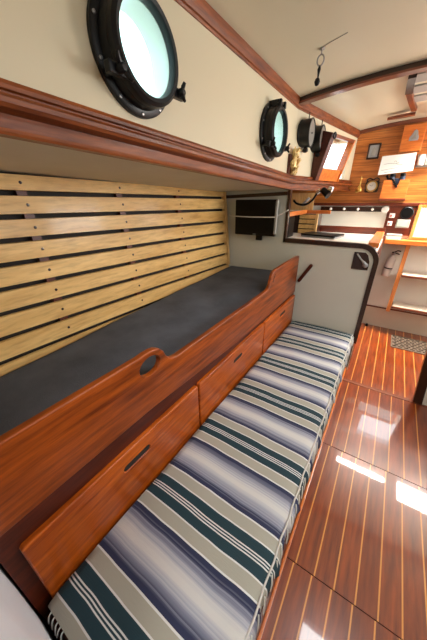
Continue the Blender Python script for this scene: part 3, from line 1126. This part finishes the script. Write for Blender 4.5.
t = thing('round_clock', 'round pale faced clock in a dark brass case on the plank wall', 'clock', (-.288, YW, 1.60))
bm = plate(rrect(-.352, -.222, 1.535, 1.645, .018), [], axes((0, YW + .001, 0), (1, 0, 0), (0, 0, 1)), .018, .003)
obj('back_board', bm, 'dark', t)
bm = nb()
lathe(bm, [(0, .0), (.056, .0), (.056, .018), (.052, .028), (.042, .030), (.040, .022), (0, .022)], (-.288, YW - .014, 1.595), (0, -1, 0), 36)
obj('case', bm, 'brass', t, smooth=35)
bm = nb()
lathe(bm, [(0, .0), (.041, .0), (.041, .004), (0, .004)], (-.288, YW - .034, 1.595), (0, -1, 0), 32)
d = obj('dial', bm, 'dial', t)
bm = nb()
for a, L in ((1.0, .02), (2.6, .03)):
    tube(bm, [(-.288, YW - .039, 1.595), (-.288 + L * math.cos(a), YW - .039, 1.595 + L * math.sin(a))], .0016, 5)
obj('hands', bm, 'black', d)
bm = nb()
for s in (-1, 1):
    tube(bm, spline([(-.288, YW - .01, 1.655), (-.288 + s * .03, YW - .01, 1.672), (-.288 + s * .055, YW - .01, 1.660), (-.288 + s * .05, YW - .01, 1.64)], 5), .007, 6)
obj('crest', bm, 'dark', t, smooth=True)

t = thing('jar_holder', 'clear plastic holder beside the white sheet at the right edge', 'holder', (.09, YW, 1.80))
obj('bracket', flatbox(.05, .18, -.001, .012, 1.75, 1.86), 'greyp', t)
for x in (.085, .145):
    bm = nb()
    lathe(bm, [(0, 0), (.026, 0), (.028, .01), (.028, .07), (.020, .08), (.020, .09), (0, .091)], (x, YW - .042, 1.765), (0, 0, 1), 18)
    obj('jar', bm, 'jar', t, smooth=40)

# ------------------------------------------------------------------ instruments and ledge by the companionway
t = thing('ledge', 'orange wooden ledge above the fire extinguisher and the ladder', 'ledge', (.4, YW, 1.04))
obj('board', bx(-.036, 1.5, 3.38, YW - .001, 1.045, 1.075), 'orange', t)
obj('front_edge', bx(-.036, 1.5, 3.362, 3.382, 1.035, 1.082, bev=.005), 'orange', t)
t = thing('instrument_panel', 'brown wooden instrument panel with gauges and switch boxes', 'panel', (.05, YW, 1.1))
obj('board', flatbox(-.082, .172, -.001, .016, 1.105, 1.402), 'red_x', t)
bm = nb()
lathe(bm, [(0, 0), (.058, 0), (.060, .03), (.052, .036), (.050, .03), (0, .03)], (.094, YW - .015, 1.336), (0, -1, 0), 32)
d = obj('round_gauge', bm, 'black', t, smooth=35)
d['label'] = 'round black gauge'
bm = nb()
lathe(bm, [(0, .03), (.049, .03), (.049, .033), (0, .033)], (.094, YW - .015, 1.336), (0, -1, 0), 32)
obj('gauge_glass', bm, 'screen', d)
bm = bx(.025, .145, YW - .06, YW - .014, 1.188, 1.272, bev=.006)
d = obj('display_unit', bm, 'greyp', t)
d['label'] = 'grey display unit'
obj('display', bx(.035, .13, YW - .063, YW - .058, 1.205, 1.262), 'greenp', d)
for z, w in ((1.285, .05), (1.205, .045)):
    d = obj('switch_box', bx(-.055, -.055 + w, YW - .04, YW - .014, z, z + .045, bev=.004), 'whitep', t)
    obj('toggle', bx(-.046, -.032, YW - .05, YW - .038, z + .012, z + .03, bev=.002), 'red_paint', d)
bm = nb()
lathe(bm, [(0, 0), (.034, 0), (.036, .02), (.028, .03), (0, .032)], (-.108, YW - .02, 1.366), (0, -1, 0), 24)
o = obj('white_gauge', bm, 'whitep', None, smooth=40)
tag(o, 'round white fitting at the right end of the knob rail', 'gauge')
t = thing('white_case', 'low white plastic case on the ledge under the switch boxes', 'case', (.03, 3.45, 1.076))
obj('body', bx(-.03, .105, 3.40, 3.51, 1.077, 1.118, bev=.006), 'whitep', t)
obj('lid', bx(-.032, .107, 3.398, 3.512, 1.1185, 1.128, bev=.003), 'greyp', t)
t = thing('framed_pane', 'white pane in a wooden frame at the right edge above ladder', 'pane', (.4, YW, 1.1))
obj('pane', flatbox(.205, .62, .004, .012, 1.10, 1.385, .001), 'plexi', t)
for q in ((.175, .205, 1.078, 1.415), (.62, .65, 1.078, 1.415)):
    obj('frame_stile', flatbox(q[0], q[1], -.001, .035, q[2], q[3]), 'orange_z', t)
obj('frame_rail', flatbox(.205, .62, -.001, .035, 1.386, 1.415), 'orange', t)
obj('frame_rail', flatbox(.205, .62, -.001, .035, 1.078, 1.102), 'orange', t)

t = thing('fire_extinguisher', 'small white fire extinguisher clamped to the wall left of ladder', 'extinguisher', (.075, 3.50, .67))
org = Vector((.062, 3.505, .665))
ax = Vector((.10, 0, 1)).normalized()
bm = nb()
lathe(bm, [(0, 0), (.034, 0), (.040, .008), (.040, .185), (.034, .205), (.018, .225), (.014, .24), (0, .242)], org, ax, 28)
obj('cylinder', bm, 'whitep', t, smooth=40)
bm = nb()
lathe(bm, [(.0405, .085), (.0415, .086), (.0415, .098), (.0405, .099)], org, ax, 28)
obj('clamp_band', bm, 'black', t)
bm = nb()
lathe(bm, [(0, .236), (.016, .238), (.016, .268), (.010, .275), (0, .276)], org, ax, 16)
obj('valve', bm, 'steel', t, smooth=40)
bm = nb()
q = org + ax * .272
tube(bm, spline([q, q + Vector((.025, -.01, .018)), q + Vector((.055, -.012, .012))], 4), .006, 6)
tube(bm, spline([q - ax * .014, q + Vector((.025, -.012, -.012)), q + Vector((.05, -.014, -.02))], 4), .006, 6)
tube(bm, [q, q + Vector((-.022, -.012, -.004))], .007, 6)
obj('lever', bm, 'black', t, smooth=40)
obj('wall_bracket', bx(.045, .085, 3.535, YW + .001, .70, .86), 'steel', t)

t = thing('companionway_ladder', 'wooden companionway ladder against the white wall at the right', 'ladder', (.42, 3.45, .28))
for x0, x1 in ((.168, .205), (.70, .737)):
    bm = nb()
    q = [bm.verts.new((x, y, z)) for x in (x0, x1) for y, z in ((3.40, .275), (3.47, .275), (3.475, 1.044), (3.405, 1.044))]
    for k in range(4):
        bm.faces.new([q[k], q[(k + 1) % 4], q[4 + (k + 1) % 4], q[4 + k]])
    bm.faces.new(q[:4])
    bm.faces.new(q[4:])
    obj('stile', bm, 'orange_z', t)
for z in (.735, .372):
    st = obj('step', bx(.206, .699, 3.34, 3.52, z - .028, z - .004, bev=.003), 'trimwood_x', t)
    obj('tread', bx(.215, .69, 3.345, 3.515, z - .004, z), 'beige', st)

t = thing('floor_grate', 'dark slatted grate set in the floor before the ladder', 'grate', (.45, 3.22, 0))
bm = plate(rrect(.290, .64, 3.06, 3.385, .01), [rrect(.302 + .055 * i + .02 * (j % 2), .344 + .055 * i + .02 * (j % 2), 3.082 + .042 * j, 3.108 + .042 * j, .005, 2) for i in range(6) for j in range(7)],
           axes((0, 0, .001), (1, 0, 0), (0, 1, 0)), .008)
obj('lattice', bm, 'grating', t)
obj('dark_well', bx(.300, .63, 3.07, 3.375, .0003, .0025), 'hull', t)
bm = nb()
lathe(bm, [(0, 0), (.016, 0), (.016, .016), (.010, .03), (0, .032)], (.02, 3.50, .0), (0, 0, 1), 14)
o = obj('door_stop', bm, 'black', None, smooth=40)
tag(o, 'small black knob on the floor at the foot of the sill', 'knob')

# starboard partition
t = thing('partition', 'white partition with dark curved edge trim at the right edge', 'partition', (.9, 2.19, 0))
bm = plate([(.49, 0), (1.49, 0), (1.49, .72), (.46, .72), (.452, .47)], [], axes((0, 2.205, 0), (1, 0, 0), (0, 0, 1)), .025)
obj('panel', bm, 'white', t)
bm = nb()
strip(bm, [(.466, 0), (.432, .36), (.426, .50), (.45, .62), (.52, .70), (1.49, .72)][::-1], .058, 2.168, 2.212)
obj('edge_trim', bm, 'dark', t)

# ------------------------------------------------------------------ overhead
t = thing('hanging_hook', 'small dark metal hook with a ball hanging from the ceiling', 'hook', (-.52, 1.8, ceil_z(-.52, 1.8)))
zc = ceil_z(-.51, 1.8)
bm = nb()
lathe(bm, [(0, 0), (.014, 0), (.012, .006), (0, .007)], (-.515, 1.8, zc - .006), (0, 0, 1), 14)
tube(bm, [(-.515, 1.8, zc), (-.515, 1.8, zc - .025)], .004, 6)
zt = zc - .048
tube(bm, [(-.515 + .017 * math.cos(a), 1.8, zt + .022 * math.sin(a)) for a in [2 * PI * k / 20 for k in range(21)]], .004, 6)
obj('ring', bm, 'steel', t, smooth=True)
bm = nb()
tube(bm, [(-.515, 1.8, zt - .02), (-.517, 1.8, zt - .036), (-.517, 1.8, zt - .05), (-.518, 1.8, zt - .075)], [.004, .009, .006, .003], 8)
obj('snap', bm, 'iron', t, smooth=True)
bm = nb()
lathe(bm, [(0, -.018), (.010, -.014), (.015, 0), (.011, .012), (.004, .018), (0, .018)], (-.519, 1.8, zt - .086), (0, 0, 1), 16)
obj('ball', bm, 'iron', t, smooth=True)
bm = nb()
tube(bm, [(x, y, ceil_z(x, y) - .001) for x, y in ((-.505, 1.79), (-.47, 1.775), (-.42, 1.76), (-.39, 1.75))], .0014, 6)
obj('wire', bm, 'greyp', t, smooth=True)

t = thing('overhead_bracket', 'wooden overhead bracket with a tapered blade near the aft ceiling', 'bracket', (-.1, 2.8, 2.1))
def ribbon(pts, w, h):
    bm = nb()
    prev = None
    for x, y, d in pts:
        z = ceil_z(x, y) - d
        s = [bm.verts.new(p) for p in ((x - w / 2, y, z), (x + w / 2, y, z), (x + w / 2, y, z - h), (x - w / 2, y, z - h))]
        if prev:
            for k in range(4):
                bm.faces.new([prev[k], prev[(k + 1) % 4], s[(k + 1) % 4], s[k]])
        else:
            bm.faces.new(s)
        prev = s
    bm.faces.new(prev)
    return bm


obj('dark_rail', ribbon([(-.115, 2.48, -.002), (-.12, 2.60, -.002), (-.125, 2.76, -.002)], .045, .03), 'dark', t)
obj('wood_rail', ribbon([(-.125, 2.765, -.002), (-.10, 3.0, -.002), (-.075, 3.2, -.002)], .035, .03), 'trimwood', t)
zb = ceil_z(-.1, 3.2) - .028
bm = nb()
up_, lo_ = [], []
prev = None
for k in range(13):
    u = k / 12
    x = -.06 - .205 * u
    w = .016 + .022 * math.sin(PI * min(1, u * .85 + .15)) * (1 - .3 * u)
    y = 3.235 + .03 * u
    s = [bm.verts.new(p) for p in ((x, y - w, zb - .004 * u), (x, y + w, zb - .004 * u), (x, y + w, zb - .018 - .004 * u), (x, y - w, zb - .018 - .004 * u))]
    if prev:
        for i in range(4):
            bm.faces.new([prev[i], prev[(i + 1) % 4], s[(i + 1) % 4], s[i]])
    else:
        bm.faces.new(s)
    prev = s
bm.faces.new(prev)
obj('blade', bm, 'trimwood_x', t)
for y in (2.50, 2.70, 2.90):
    bm = nb()
    prev = None
    for k in range(9):
        x = -.10 + .19 * k / 8
        z = ceil_z(x, y)
        s = [bm.verts.new(p) for p in ((x, y, z + .003), (x, y + .13, ceil_z(x, y + .13) + .003), (x, y + .13, ceil_z(x, y + .13) - .010), (x, y, z - .010))]
        if prev:
            for i in range(4):
                bm.faces.new([prev[i], prev[(i + 1) % 4], s[(i + 1) % 4], s[i]])
        else:
            bm.faces.new(s)
        prev = s
    bm.faces.new(prev)
    obj('grey_slat', bm, 'greyp', t)

# ------------------------------------------------------------------ daylight
w = bpy.data.worlds.new('sky')
S.world = w
w.use_nodes = True
nt = w.node_tree
bg = nt.nodes['Background']
tc = N(nt, 'ShaderNodeTexCoord')
n1 = noise(nt, tc.outputs['Generated'], 3.0, 4)
r = N(nt, 'ShaderNodeValToRGB')
r.color_ramp.elements[0].position = .40
r.color_ramp.elements[0].color = (.72, .86, 1.0, 1)
r.color_ramp.elements[1].position = .62
r.color_ramp.elements[1].color = (1, .98, .94, 1)
nt.links.new(n1, r.inputs[0])
nt.links.new(r.outputs[0], bg.inputs['Color'])
bg.inputs['Strength'].default_value = 4.0


def skylight(name, loc, sx, sy, power, rot=(0, 0, 0), col=(1, .97, .92), spread=180):
    l = bpy.data.lights.new(name, 'AREA')
    l.shape = 'RECTANGLE'
    l.size, l.size_y = sx, sy
    l.energy = power
    l.spread = math.radians(spread)
    l.color = col
    o = bpy.data.objects.new(name, l)
    o.location = loc
    o.rotation_euler = rot
    C.objects.link(o)
    return o


skylight('hatch_daylight', (.41, .995, 2.30), .48, .55, 11)
skylight('companionway_daylight', (.435, 3.225, 2.24), .63, .19, 46, spread=110, col=(1, .93, .82))
skylight('side_hatch_daylight', (1.055, 3.11, 2.2), .39, .46, 26, spread=130, col=(1, .93, .82))
skylight('companionway_opening_daylight', (.50, 3.72, 1.47), .70, .86, 10, rot=(-PI / 2, 0, 0), col=(.9, .95, 1))
skylight('forward_hatch_fill', (.1, -.9, 2.32), .8, .6, 15)  # lamp at an unseen hatch added behind the camera
skylight('starboard_fill', (1.56, 1.1, 1.71), .38, 2.0, 6, rot=(0, PI / 2, 0))  # lamp at an unseen starboard window, added for side light
skylight('starboard_aft_fill', (1.56, 2.9, 1.665), .43, 1.0, 40, rot=(0, PI / 2, 0))  # lamp at an unseen aft window, added to brighten the far floor

# ------------------------------------------------------------------ camera
yaw, pit, rol, F = .591049986, .449358421, -.0110210275, 253.44
ca, sa, cb, sb, cc, sc_ = math.cos(yaw), math.sin(yaw), math.cos(pit), math.sin(pit), math.cos(rol), math.sin(rol)
Rz = Matrix(((ca, sa, 0), (-sa, ca, 0), (0, 0, 1)))
base = Matrix(((1, 0, 0), (0, 0, -1), (0, 1, 0)))
Rx = Matrix(((1, 0, 0), (0, cb, -sb), (0, sb, cb)))
Rr = Matrix(((cc, -sc_, 0), (sc_, cc, 0), (0, 0, 1)))
Mc = Rr @ Rx @ base @ Rz
cam = bpy.data.cameras.new('camera')
cam.sensor_fit = 'HORIZONTAL'
cam.sensor_width = 36
cam.lens = F * 36 / 427
cam.clip_start = .01
co = bpy.data.objects.new('camera', cam)
C.objects.link(co)
rot = Matrix((Mc[0], -Mc[1], -Mc[2])).transposed()
co.matrix_world = Matrix.Translation((0, 0, 1.5)) @ rot.to_4x4()
S.camera = co

S.view_settings.view_transform = 'Standard'
S.view_settings.look = 'None'
S.view_settings.exposure = 0.0
S.view_settings.gamma = 1
S.view_settings.use_curve_mapping = False
